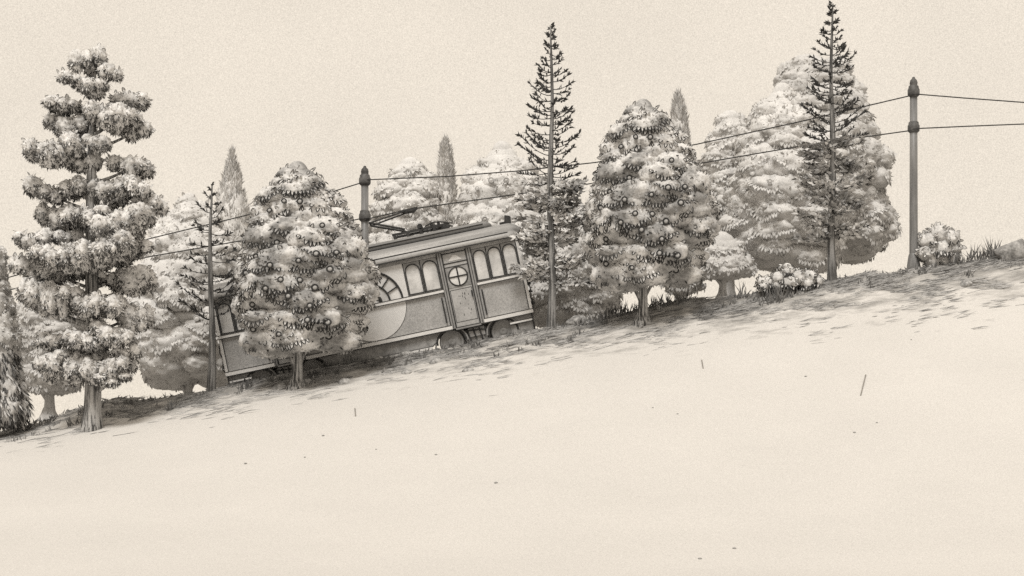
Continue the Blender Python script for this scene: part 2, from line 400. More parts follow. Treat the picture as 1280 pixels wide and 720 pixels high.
def trunk_mesh(H, w, spread, limbs, flare=2.1):
    mb = MB()
    z = np.array([-.35, 0, .06, .14, .3, .55, .8, 1.0]) ; zz = np.where(z > 0, z * H, z)
    rad = w * np.array([flare * 1.1, flare, 1.6, 1.25, 1.02, .95, .92, .8])
    pts = np.stack([.02 * np.sin(zz * 2.0), .02 * np.cos(zz * 1.5), zz], 1)
    mb.tube(pts, rad, 14, wob=.22)
    for (dx, dy, z0, z1, r) in limbs:
        t = np.linspace(0, 1, 5)[:, None]
        p = np.concatenate([dx * t ** 1.2, dy * t, z0 + (z1 - z0) * t ** .9], 1)
        mb.tube(p, np.linspace(r, r * .55, 5), 8, wob=.15)
    for a in np.linspace(0, 6.28, 7)[:-1] + .4:          # root flares
        t = np.linspace(0, 1, 4)[:, None]
        p = np.concatenate([np.cos(a) * (w * .7 + w * 1.8 * t), np.sin(a) * (w * .7 + w * 1.8 * t), .22 * (1 - t) ** 2 - .16 * t + 0 * t], 1)
        mb.tube(p, np.linspace(w * .5, w * .18, 4), 7, wob=.2)
    return mb
_ring = MB(); _a = np.arange(13) * 2 * math.pi / 12
_ring.tube(np.stack([np.cos(_a) * .062, np.full(13, -.035), np.sin(_a) * .062], 1), .019, 6, 1, cap=False)
_v, _f = ICO[2]; _ring.add(_v * np.array([.06, .06, .06]), _f, 0)
def fruit_proto(name, mats): return _ring.build(name, mats)
FR = {}
def fruits(root, lobes, offset, k, mats, pts, size=1.0):
    key = mats[0].name
    first = key not in FR
    for (fx, fy) in pts:
        x, z = (fx - SBASE[0]) * k, (SBASE[1] - fy) * k
        y = ray_front(lobes, x, z)
        if y is None: continue
        if first: o = fruit_proto('fruit', mats); FR[key] = o; first = False
        else: o = FR[key].copy(); COL.objects.link(o)
        o.parent = root; o.location = (x, y - .10, z); o.rotation_euler = (random.uniform(-.3, .3), random.uniform(-.3, .3), random.uniform(-.35, .35))
        s = random.uniform(.85, 1.2) * size; o.scale = (s, s, s)
def fruit_tree(loc, label, k, leafm, rimm, barkm, fruitm, prof=STAMP, base=SBASE, fr=FRUITS, dense=1.0, arc=.72, level=3, rim=.032, size=.18, group=None, H=None, tw=.125, name='fruit_tree', rl=(12, 29), amp=.26):
    root = thing(name, loc, label, 'tree', group)
    lobes, core = crown_lobes(prof, base, k, rl)
    mb = MB()
    for c, r in core: blob(mb, c, r, 2, 3, .12)
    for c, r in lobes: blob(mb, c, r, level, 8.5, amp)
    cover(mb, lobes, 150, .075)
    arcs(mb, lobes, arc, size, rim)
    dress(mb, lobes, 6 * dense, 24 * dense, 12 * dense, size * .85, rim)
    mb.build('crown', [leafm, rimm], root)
    h = (base[1] - prof[-1][0]) * k
    trunk_mesh(h * 1.6, tw, 0, [(-.42, -.1, h * .45, h * 1.25, tw * .5), (.38, .05, h * .5, h * 1.25, tw * .42), (.1, .4, h * .5, h * 1.3, tw * .45)]).build('trunk', barkm, root)
    if fr: fruits(root, lobes, None, k, fruitm, fr)
    return root

b2 = hit(803, 403); k2 = (D0 + b2[1]) / F
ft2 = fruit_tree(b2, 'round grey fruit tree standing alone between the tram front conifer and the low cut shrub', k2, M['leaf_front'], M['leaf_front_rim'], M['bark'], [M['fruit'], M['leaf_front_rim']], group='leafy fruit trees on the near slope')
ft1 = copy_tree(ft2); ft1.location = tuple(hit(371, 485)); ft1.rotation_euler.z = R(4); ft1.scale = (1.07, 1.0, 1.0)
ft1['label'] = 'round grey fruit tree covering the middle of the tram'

# trees behind the crest, distance haze painted in as pale colour
def pale(px_off, py_off, y, label, mid=False, fr=FRUITS[:17], dense=.42, prof=STAMP, base=SBASE, name='pale_tree', lift=0, rim=.018, **kw):
    k = (D0 + y) / F
    base2 = (base[0], base[1])
    p = P(base[0] + px_off, base[1] + py_off, y)
    g = float(ground_z(p[0], y))
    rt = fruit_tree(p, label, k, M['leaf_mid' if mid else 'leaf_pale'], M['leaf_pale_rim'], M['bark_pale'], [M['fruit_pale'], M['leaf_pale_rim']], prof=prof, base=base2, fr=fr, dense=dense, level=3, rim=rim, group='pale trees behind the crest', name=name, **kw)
    # the trunk goes down to the ground behind the crest
    tr = [c for c in rt.children if c.name.startswith('trunk')][0]
    ex = MB(); ex.tube([(0, 0, g - p[2] - .3), (0, 0, (g - p[2]) * .5), (0, 0, .1)], [.2, .15, .135], 12)
    if g < p[2] - .05: 
        e = ex.build('trunk_foot', M['bark_pale'], tr)
    return rt
pale(-568, 118, 6.0, 'pale washed fruit tree seen between the big layered pine and the small thin conifer')
pale(-177, 53, 6.5, 'pale washed tree with fruit rising behind the front half of the tram roof')
pale(174, -20, 6.2, 'pale washed tree with fruit seen left of the tallest conifer', dense=.6)
PB = [(80, 985, 1015), (92, 975, 1062), (120, 965, 1078), (150, 962, 1088), (180, 960, 1098), (200, 958, 1112), (225, 955, 1112), (245, 960, 1095), (262, 962, 1118), (285, 965, 1125), (305, 975, 1115), (322, 1000, 1075)]
pale(0, 0, 8.5, 'large grey washed tree spreading to the right behind the tallest conifer', True, None, .30, PB, (1040, 380), rl=(13, 26))
PJ = [(150, 900, 925), (165, 888, 940), (200, 878, 945), (260, 878, 950), (310, 885, 945), (330, 895, 940)]
pale(0, 0, 8.0, 'pale narrow tree filling the gap right of the lone fruit tree', False, None, .4, PJ, (912, 372), rl=(10, 18))
PS = [(302, 890, 912), (312, 876, 928), (325, 866, 940), (338, 864, 944), (346, 872, 936)]
pale(0, 0, 5.0, 'small grey tree with forked trunk standing right of the lone fruit tree', True, None, .2, PS, (903, 372), rl=(8, 13), tw=.10)
PT = [(318, 836, 862), (330, 826, 876), (345, 820, 882), (358, 830, 880), (365, 840, 870)]
pale(0, 0, 6.5, 'low grey tree half hidden behind the lone fruit tree trunk', True, None, .2, PT, (850, 386), rl=(8, 13), tw=.12)
PC = [(262, 700, 730), (280, 672, 756), (300, 655, 775), (330, 648, 785), (355, 645, 786), (375, 650, 776), (392, 660, 762), (402, 670, 745)]
pale(0, 0, 5.5, 'broad grey bushy tree behind the tall conifer at the front end of the tram', True, None, .25, PC, (715, 430), rl=(10, 20))
PG = [(208, 503, 522), (220, 488, 538), (235, 474, 546), (252, 465, 552), (275, 462, 556), (300, 460, 560), (330, 462, 560), (360, 470, 550)]
pale(0, 0, 7.5, 'pale billowy tree without fruit behind the current collector of the tram', False, None, .4, PG, (510, 420), rl=(10, 19))
PF = [(330, 50, 75), (360, 30, 95), (400, 18, 108), (440, 16, 112), (470, 24, 106), (488, 34, 96)]
pale(0, 0, 5.0, 'grey washed tree low between the shaggy edge tree and the layered pine', True, None, .3, PF, (61, 520), rl=(10, 20), tw=.14)

# cypress spires, distance haze painted into their pale foliage
def spire(px, top, prof, y, label):
    d = D0 + y; k = d / F
    base = P(px, prof[-1][0], y); g = float(ground_z(base[0], y)); root = thing('spire_cypress', (base[0], y, g), label, 'tree', 'pale spire trees behind the crest')
    mb = MB(); lobes = []
    yy = top + 3
    ya = [a for a, _ in prof]; wa = [b for _, b in prof]
    zoff = base[2] - g
    while yy < prof[-1][0]:
        hw = float(np.interp(yy, ya, wa)); rl = max(hw * .55, 1.6); n = 1 if hw < 4 else 5
        for i in range(n):
            a = RS.uniform(0, 6.28); q = hw * .5 if n > 1 else 0
            c = np.array([q * math.cos(a) * k, q * math.sin(a) * k, (prof[-1][0] - yy) * k + zoff]); r = np.array([rl, rl, rl * 1.9]) * k
            lobes.append((c, r)); blob(mb, c, r, 2, 6, .25)
        yy += max(rl * .7, 2.2)
    for i, (c, r) in enumerate(lobes):
        n = int(30 + 500 * r[0] * r[2]); u = sphere_dirs(n, -.8, .9); p = c + u * r * .95
        dd = unit(u * .35 + np.array([0, 0, .9]) + RS.normal(0, .2, u.shape))
        blades(mb, p, dd, unit(u + RS.normal(0, .3, u.shape)), RS.uniform(.12, .3, n), RS.uniform(.03, .06, n), 0, mi=0 if i % 3 else 1)
    mb.build('crown', [M['leaf_spire'], M['leaf_spire_rim']], root)
    t = MB(); t.tube([(0, 0, -.4), (0, 0, zoff * .5), (0, 0, zoff + 1)], [.2, .16, .1], 10); t.build('trunk', M['bark_pale'], root)
spire(290, 189, [(189, .8), (205, 4), (225, 10), (245, 15), (270, 20), (300, 24), (340, 24), (400, 20)], 11, 'broad pale spire tree beside the small thin conifer')
spire(557, 174, [(174, .8), (190, 5), (215, 10), (245, 13), (275, 15), (330, 14), (380, 10)], 11, 'pale spire tree rising over the middle of the tram roof')
spire(848, 117, [(117, .8), (135, 6), (160, 11), (190, 14), (240, 15), (300, 12)], 11, 'pale spire tree peeping over the lone fruit tree')

# ------------------------------------------------------------------ slim conifers
def conifer(bx, by, topy, prof, foliage_to, label, tw, pads_from, dens=1.0, gap=1.0, loc=None):
    b = hit(bx, by) if loc is None else loc
    k = (D0 + b[1]) / F
    root = thing('slim_conifer', b, label, 'tree', 'slim dark conifers')
    H = (by - topy) * k
    t = MB(); zz = np.linspace(-.3, H, 14); f = np.clip(zz / H, 0, 1)
    pts = np.stack([.03 * np.sin(zz * 1.3), .02 * np.cos(zz), zz], 1)
    t.tube(pts, tw * (1 - f) ** .8 + .018 + .05 * np.exp(-np.clip(zz, 0, None) * 6), 10, wob=.25)
    t.build('trunk', M['bark_dark'], root)
    mb = MB(); ya = [a for a, _ in prof]; wa = [c for _, c in prof]
    y = topy + 2.0; lobes = []
    while y < foliage_to:
        hw = float(np.interp(y, ya, wa)); z0 = (by - y) * k
        u = (y - topy) / (foliage_to - topy); low = y > pads_from
        angs = [RS.uniform(-.7, .7), math.pi + RS.uniform(-.7, .7)] + list(RS.uniform(0, 6.28, 2 if low else 1))
        for a in angs:
            ln = hw * k * RS.uniform(.62, 1.12); rise = RS.uniform(-.05, .65) if not low else RS.uniform(-.05, .15)
            ca, sa = math.cos(a), math.sin(a); zj = z0 + RS.uniform(-4, 4) * k
            tt = np.linspace(0, 1, 6)[:, None]
            p = np.concatenate([ca * ln * tt, sa * ln * tt, zj + ln * rise * tt ** 1.4 - .05 * np.sin(tt * 3.1)], 1)
            mb.tube(p, np.linspace(.014, .006, 6), 5, 1, cap=False)
            n = max(6, int((7 + 20 * ln) * dens * (.62 if low else 1)))
            q = np.clip(RS.beta(2.2, 1.0, n) * 1.08, .2, 1.08) if not low else RS.uniform(.1, 1.05, n)
            bp = np.stack([np.interp(q, tt[:, 0], p[:, j]) for j in range(3)], 1)
            side = RS.choice([-1, 1], n)[:, None]; perp = np.array([-sa, ca, 0])
            dd = unit(np.array([ca, sa, 0]) * RS.uniform(.0, .9, (n, 1)) + side * perp * RS.uniform(0, .6, (n, 1)) + np.array([0, 0, 1.0]) * RS.uniform(-.5 if low else -.2, .7 if low else 1.1, (n, 1)))
            nr = unit(np.cross(dd, RS.normal(0, 1, dd.shape)) + np.array([0, -1.4, 0]))
            blades(mb, bp, dd, nr, RS.uniform(.08, .17, n) * (.8 if u < .2 else 1), RS.uniform(.026, .050, n), RS.uniform(-.25, .25, n), mi=1)
            if low:                      # flat sprays of light needles with a dark under edge
                m = int(75 * dens * (ln + .25)); q = RS.uniform(.12, 1.0, m)
                pp = np.stack([np.interp(q, tt[:, 0], p[:, j]) for j in range(3)], 1) + np.stack([RS.normal(0, .07, m), RS.normal(0, .07, m), RS.uniform(-.03, .12, m)], 1)
                d2 = unit(np.array([ca, sa, .25]) + RS.normal(0, .55, pp.shape))
                blades(mb, pp, d2, unit(RS.normal(0, .5, pp.shape) + np.array([0, -.7, .6])), RS.uniform(.10, .2, m), RS.uniform(.05, .09, m), 0, mi=0)
        y += (RS.uniform(5.5, 8) if not low else RS.uniform(9, 13)) * gap
    mb.build('crown', [M['leaf_front'], M['ink']], root)
    # leader tuft
    return root
CP = [(32, 2), (45, 5), (60, 9), (85, 18), (110, 25), (135, 29), (160, 32), (190, 36), (230, 40), (280, 41), (340, 46), (356, 44)]
c1 = conifer(689, 410, 32, CP, 356, 'tall slim dark conifer at the front end of the tram', .095, 225)
c3 = copy_tree(c1); c3.location = tuple(hit(1040, 350)); c3['label'] = 'tallest slim dark conifer standing behind the low cut shrub'
c3.rotation_euler.z = R(180); c3.scale = (1, 1, .913)
conifer(264, 488, 232, [(232, 2), (250, 9), (270, 16), (300, 24), (340, 30), (380, 38), (405, 36)], 402, 'short slim thin conifer in front of the rear end of the tram', .09, 900, .8, 1.75)

# ------------------------------------------------------------------ layered pine
PADS = [(115,77,42,30),(92,103,36,20),(148,98,32,22),(120,112,50,18),(162,122,48,24),(78,132,44,17),(150,150,74,32),(82,156,62,26),(172,162,40,24),(68,192,76,38),(126,181,36,20),(166,206,60,28),(100,200,50,24),
        (58,238,64,28),(136,236,96,32),(178,234,40,28),(192,254,44,26),(66,268,60,34),(112,272,64,18),(162,282,78,38),(36,300,46,24),(80,298,40,22),(112,322,144,38),(182,308,30,20),(32,334,52,28),(70,340,50,22),(172,350,48,36),(140,345,50,24),
        (62,372,92,44),(122,382,84,32),(164,392,62,42),(34,372,40,26),(64,424,52,22),(150,418,60,26),(110,428,60,26),(92,456,88,40),(132,462,84,36),(164,442,40,32),(62,450,50,26),(150,474,44,14)]
pb = hit(115, 537); kp = (D0 + pb[1]) / F
pine = thing('layered_pine', pb, 'big pine with flat layered foliage pads and a straight dark trunk', 'tree')
mb = MB(); PL = []; limb = []
for (cx, cy, w, h) in PADS:
    dx = (cx - 115); off = RS.uniform(-.55, .55) if abs(dx) < 25 else RS.uniform(-.5, .35)
    if abs(dx) < 14: off = -RS.uniform(.25, .5)
    n = max(2, int(round(w / 15))); tilt = RS.uniform(-.25, .25)
    for i in range(n):
        fx = ((i + .5) / n - .5) * 2
        for j in ((-1, 1) if w > 40 else (0,)):
            s_ = RS.uniform(.75, 1.2); rx = w / n * .60 * s_; rz = h * .44 * (1 - .3 * abs(fx)) * s_
            c = np.array([(dx + fx * w * .45 + RS.uniform(-3, 3)) * kp * .91, off + j * w * .16 * kp + RS.uniform(-.12, .12), (537 - cy - h * .12 + fx * fx * h * .30 + fx * tilt * h - 0 + RS.uniform(-4, 4)) * kp])
            PL.append((c, np.array([rx, max(rx, w * .2), rz]) * kp))
    limb.append((dx * kp, off, (537 - cy - h * .1) * kp, w))
for c, r in PL: blob(mb, c, r, 3, 9, .36)
arcs(mb, PL, .8, .11, .022)
dress(mb, PL, 34, 34, 26, .14, .020, hairy=190)
# underside shade of each pad put in as dark needle strokes
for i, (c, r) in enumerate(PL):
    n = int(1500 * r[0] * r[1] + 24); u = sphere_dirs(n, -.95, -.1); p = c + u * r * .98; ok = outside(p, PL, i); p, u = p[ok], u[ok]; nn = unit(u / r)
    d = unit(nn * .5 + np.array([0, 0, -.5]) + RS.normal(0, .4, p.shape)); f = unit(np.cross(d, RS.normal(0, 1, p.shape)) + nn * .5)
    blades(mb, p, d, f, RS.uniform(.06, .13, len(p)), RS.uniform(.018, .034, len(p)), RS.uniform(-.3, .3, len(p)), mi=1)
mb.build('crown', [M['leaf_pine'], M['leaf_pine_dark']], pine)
t = MB(); Hp = (537 - 74) * kp; zz = np.concatenate([[-.35, 0, .12, .4], np.linspace(.9, Hp, 16)]); f = np.clip(zz / Hp, 0, 1)
t.tube(np.stack([.03 * np.sin(zz * .9), .0 * zz, zz], 1), .21 * (1 - f * .66) + .07 * np.exp(-np.clip(zz, 0, None) * 4), 18, wob=.14)
for (x, y, z, w) in limb:
    tt = np.linspace(0, 1, 5)[:, None]; l = math.hypot(x, y)
    z0 = z - .35 * l - .05
    t.tube(np.concatenate([x * .95 * tt, y * tt, z0 + (z - z0) * tt ** 1.3], 1), np.linspace(.055, .022, 5), 7, wob=.2)
t.build('trunk', M['bark'], pine)

# ------------------------------------------------------------------ shaggy tree at the edge
sb = hit(2, 546); ks = (D0 + sb[1]) / F
shag = thing('weeping_tree', (P(-22, 546, sb[1])[0], sb[1], sb[2]), 'shaggy dark weeping tree cut by the left picture edge', 'tree')
mb = MB(); SL = []
for yy, xr in [(318, 2), (335, 9), (355, 12), (378, 16), (400, 18), (420, 19), (440, 21), (462, 25), (485, 30), (505, 34)]:
    hw = (xr + 22) + (RS.uniform(-7, 5) if yy < 425 else 0)
    for a in np.linspace(0, 6.28, 9)[:-1] + RS.uniform(0, .7):
        rl = 15 + 5 * RS.rand(); q = max(hw - rl * .9, 3)
        SL.append((np.array([q * math.cos(a) * ks, q * math.sin(a) * ks * .9, (546 - yy - 6) * ks]), np.array([rl, rl, 20]) * ks))
for c, r in SL: blob(mb, c, r, 3, 8, .3)
UP = [q_ for q_ in SL if q_[0][2] > (546 - 432) * ks]
cover(mb, UP, 220, .08); arcs(mb, UP, .5, .12, .02); dress(mb, UP, 10, 22, 12, .12, .018)
for i, (c, r) in enumerate(SL):
    if c[2] > (546 - 432) * ks: continue
    n = 330; u = sphere_dirs(n, -.95, .9); p = c + u * r; ok = outside(p, SL, i, .9); p, u = p[ok], u[ok]; nn = unit(u / r)
    d = unit(nn * .35 + np.array([.12, 0, -1.0]) + RS.normal(0, .22, p.shape)); f = unit(nn + RS.normal(0, .4, p.shape))
    m = len(p); h = m // 2 if c[2] > (546 - 425) * ks else m * 4 // 5
    blades(mb, p[:h], d[:h], f[:h], RS.uniform(.12, .3, h), RS.uniform(.025, .05, h), RS.uniform(-.2, .2, h), mi=1)
    blades(mb, p[h:], d[h:], f[h:], RS.uniform(.12, .3, m - h), RS.uniform(.03, .06, m - h), RS.uniform(-.2, .2, m - h), mi=0)
mb.build('crown', [M['leaf_bush'], M['leaf_pine_dark']], shag)
t = MB(); t.tube([(0, 0, -.4), (0, 0, .1), (0, 0, 1), (0, 0, 4.3)], [.34, .26, .2, .1], 12, wob=.2)
for dx, z0, z1 in ((.5, .2, .75), (.35, .1, .5)): t.tube([(0, 0, z0), (dx * .6, -.1, z0 + (z1 - z0) * .4), (dx, -.1, z1)], [.07, .05, .03], 7)
t.build('trunk', M['bark'], shag)

# ------------------------------------------------------------------ tram
kt = (D0 + .5) / F
TY = 1.6
tram = thing('tram', (TR[0], TY, TR[2]), 'old wooden tram car with arched windows climbing the slope', 'tram')
tram.rotation_euler.y = -TRAM_A
X = lambda u: (u + 191) * kt
Z = lambda v: (v + 13) * kt
NY = -1.06                                   # near side wall
XL, XR = X(-386), X(4)
# body shell: floor, ends, far wall, ceiling, lower panels, pillars between the openings
b = MB()
b.box(XL, XR, NY + .06, 1.06, Z(16), Z(21))
b.box(XL, XR, 1.0, 1.06, Z(21), Z(113))
for x0, x1 in ((XL, XL + .06), (XR - .06, XR)): b.box(x0, x1, NY + .06, 1.0, Z(21), Z(113))
b.box(XL, XR, NY + .062, 1.0, Z(111), Z(113))
LOW = [(-386, -326), (-283, -99), (-56, 4)]   # spans of lower panel
for a, c in LOW: b.box(X(a), X(c), NY, NY + .06, Z(16), Z(66))
b.box(XL, XR, NY, NY + .06, Z(109.5), Z(114))
b.build('body', M['panel'], tram)
def mirror(u): return -382 - u
# corner and door posts
WIN = []
def post(u0, u1, name='post'):
    q = MB(); q.box(X(u0), X(u1), NY - .045, NY + .02, Z(17), Z(112.5))
    for e in (u0, u1): q.tube([(X(e), NY - .045, Z(17)), (X(e), NY - .045, Z(112.5))], .012, 6, 1)
    um = (u0 + u1) / 2; q.tube([(X(um), NY - .05, Z(17)), (X(um), NY - .05, Z(112.5))], .008, 6, 1)
    q.build(name, [M['post'], M['iron']], tram)
for u0, u1 in ((-99, -93), (-62, -56)):
    post(u0, u1); post(mirror(u1), mirror(u0))
for u0, u1 in ((1, 5), (mirror(5), mirror(1))):
    q = MB(); q.box(X(u0), X(u1), NY - .03, NY + .1, Z(21.5), Z(113)); q.tube([(X(u0 if u0 > -190 else u1), NY - .035, Z(22)), (X(u0 if u0 > -190 else u1), NY - .035, Z(113))], .011, 6, 1)
    q.build('corner_post', [M['trim'], M['iron']], tram)
# arched windows
def arch_window(u0, u1):
    v0, v1 = 68.5, 110
    ux0, ux1 = u0 + 1.6, u1 - 1.6; cx = (ux0 + ux1) / 2; hw = (ux1 - ux0) / 2; spring = 107 - hw * .95
    inner = [(ux0, v0 + 1.5)]
    for a in np.linspace(math.pi, 0, 13): inner.append((cx + hw * math.cos(a), spring + hw * .95 * math.sin(a)))
    inner.append((ux1, v0 + 1.5))
    outer = []
    for (a, c) in inner:
        if c <= spring + .01: outer.append((u0 if a < cx else u1, c))
        else:
            t = (a - u0) / (u1 - u0); outer.append((u0 + (u1 - u0) * np.clip((a - cx) / hw * .5 + .5, 0, 1), v1))
    outer[0] = (u0, v0); outer[-1] = (u1, v0)
    n = len(inner); w = MB()
    vi = [(X(a), NY, Z(c)) for a, c in inner]; vo = [(X(a), NY, Z(c)) for a, c in outer]; vb = [(X(a), NY + .05, Z(c)) for a, c in inner]
    w.add(vo + vi + vb, [(i, i+1, n+i+1, n+i) for i in range(n-1)] + [(n+i, n+i+1, 2*n+i+1, 2*n+i) for i in range(n-1)], 0, False)
    w.box(X(u0), X(u1), NY, NY + .05, Z(v0 - 2.4), Z(v0 + 1.45), 0)
    loop = vi + [vi[0]]
    w.tube([(x, NY - .006, z) for x, _, z in loop], .016, 6, 1)
    w.tube([(X(u0), NY - .004, Z(v0)), (X(u0), NY - .004, Z(v1))], .011, 6, 1)
    w.tube([(X(u1), NY - .004, Z(v0)), (X(u1), NY - .004, Z(v1))], .011, 6, 1)
    o = w.build('window', [M['post'], M['iron']], tram)
    g = MB(); g.prism([(X(a), Z(c)) for a, c in inner], NY + .044, NY + .058, 0)
    g.build('pane', M['glass'], o)
for u0, u1 in ((-56, -37.3), (-37.3, -18.6), (-18.6, 1), (-143, -121.5), (-121.5, -99.5)):
    arch_window(u0, u1); arch_window(mirror(u1), mirror(u0))
# fan window and its surround
def arcpts(r, a0, a1, n, y=NY - .012): return [(X(-191 + r * math.cos(a)), y, Z(68.5 + r * math.sin(a))) for a in np.linspace(a0, a1, n)]
q = MB()
oc = [(-191 + 40 * math.cos(a), 68.5 + 40 * math.sin(a)) for a in np.linspace(0, math.pi, 25)]
ot = [(np.clip(-191 + 48 * math.cos(a) * 1.5, -239, -143), 66 if i in (0, 24) else 110) for i, a in enumerate(np.linspace(0, math.pi, 25))]
vi = [(X(a), NY - .002, Z(c)) for a, c in oc]; vo = [(X(a), NY - .002, Z(c)) for a, c in ot]
q.add(vo + vi, [(i, i+1, 25+i+1, 25+i) for i in range(24)], 0, False)
q.build('fan_surround', M['panel_light'], tram)
q = MB()
q.tube(arcpts(40, 0, math.pi, 33), .030, 7); q.tube(arcpts(24, 0, math.pi, 25), .024, 7); q.tube(arcpts(12.5, 0, math.pi, 19, NY - .02), .045, 8)
for a in np.linspace(0, math.pi, 9)[1:-1]:
    q.tube([(X(-191 + r * math.cos(a)), NY - .01, Z(68.5 + r * math.sin(a))) for r in (24, 40)], .018, 6)
q.tube([(X(-191), NY - .01, Z(68.5)), (X(-191), NY - .01, Z(80.5))], .016, 6)
fan = q.build('fan_window', M['iron'], tram)
q = MB(); q.prism([(X(a), Z(c)) for a, c in oc], NY + .02, NY + .05); q.build('pane', M['glass'], fan)
q = MB(); q.prism([(X(-191 + 43 * math.cos(a)), Z(64.5 + 43 * math.sin(a))) for a in np.linspace(-.02, -math.pi + .02, 33)], NY - .006, NY + .02)
q.tube([(X(-191 + 43 * math.cos(a)), NY - .007, Z(64.5 + 43 * math.sin(a))) for a in np.linspace(0, -math.pi, 33)], .006, 6, 1)
q.build('painted_half_disc', [M['panel_light'], M['iron']], tram)
# doors
def door(uc):
    u0, u1 = uc - 15.5, uc + 15.5; yy = NY + .005
    q = MB(); q.box(X(u0), X(u1), yy, yy + .05, Z(18), Z(112))
    for a, c in ((24, 64.5), ):                        # raised moulding round the lower panel
        for p0, p1 in (((u0+2, a), (u1-2, a)), ((u1-2, a), (u1-2, c)), ((u1-2, c), (u0+2, c)), ((u0+2, c), (u0+2, a))):
            q.tube([(X(p0[0]), yy, Z(p0[1])), (X(p1[0]), yy, Z(p1[1]))], .008, 5, 1)
    for (du, dv, l) in [(RS.uniform(-6, 8), RS.uniform(30, 62), RS.uniform(1, 3)) for _ in range(16)]:   # flaked paint
        q.box(X(uc + du), X(uc + du) + .016, yy - .003, yy + .01, Z(dv), Z(dv + l), 1)
    for v in (93.5, 98.5, 111): q.tube([(X(u0), yy - .004, Z(v)), (X(u1), yy - .004, Z(v))], .016, 6, 1)
    for u in (u0 + .4, u1 - .4): q.tube([(X(u), yy - .006, Z(18)), (X(u), yy - .006, Z(112))], .014, 6, 1)
    o = q.build('door', [M['door'], M['iron']], tram)
    q = MB(); q.box(X(u0 + 1.2), X(u1 - 1.2), yy - .012, yy - .001, Z(67.5), Z(93), 0)
    q.build('window_board', M['under'], o)
    q = MB(); q.lathe([(11.0*kt, -.03), (11.9*kt, -.035), (12.6*kt, -.02), (12.6*kt, 0)], (X(uc), yy - .005, Z(80.5)), 32, 0, 'y')
    for dx, dz in ((11, 0), (0, 11)): q.tube([(X(uc - dx), yy - .03, Z(80.5 - dz)), (X(uc + dx), yy - .03, Z(80.5 + dz))], .020, 6)
    w = q.build('round_window', M['iron'], o)
    q = MB(); q.prism([(X(uc + 11.2 * math.cos(a)), Z(80.5 + 11.2 * math.sin(a))) for a in np.linspace(0, 6.2832, 33)[:-1]], yy - .02, yy - .0125)
    q.build('round_pane', M['glass'], o)
    q = MB(); q.prism([(X(uc - 9), Z(101)), (X(uc + 9), Z(101)), (X(uc + 2), Z(107.5)), (X(uc - 2), Z(107.5))], yy - .012, yy + .004); q.build('transom_light', M['panel_light'], o)
    q = MB(); q.tube([(X(u1 - 3), yy - .05, Z(52)), (X(u1 - 3), yy - .05, Z(60))], .016, 7); q.build('handle', M['iron'], o)
door(-77.5); door(mirror(-77.5))
# belt rail and sill boards
def rail(name, u0, u1, v0, v1, out, m='trim'):
    q = MB(); q.box(X(u0), X(u1), NY - out, NY + .03, Z(v0), Z(v1))
    for v in (v0, v1): q.tube([(X(u0), NY - out, Z(v)), (X(u1), NY - out, Z(v))], .010, 6, 1)
    q.build(name, [M[m], M['iron']], tram)
for a, c in LOW:
    rail('belt_rail', a if a > -386 else a - 1, c if c < 0 else c + 1, 63.8, 67.8, .07)
    rail('sill_board', a - 1, c + 1.5, 16.3, 21.6, .09)
for uc in (-77.5, mirror(-77.5)): rail('door_step', uc - 16, uc + 16, 14.5, 17.6, .08, 'post')
for u, s in ((-103.2, 1), (-52, 1), (mirror(-103.2), 1), (mirror(-52), 1)):    # dark grab rails by the doors
    q = MB(); q.tube([(X(u), NY - .05, Z(26)), (X(u), NY - .055, Z(58))], .021, 7); q.build('grab_rail', M['iron'], tram)
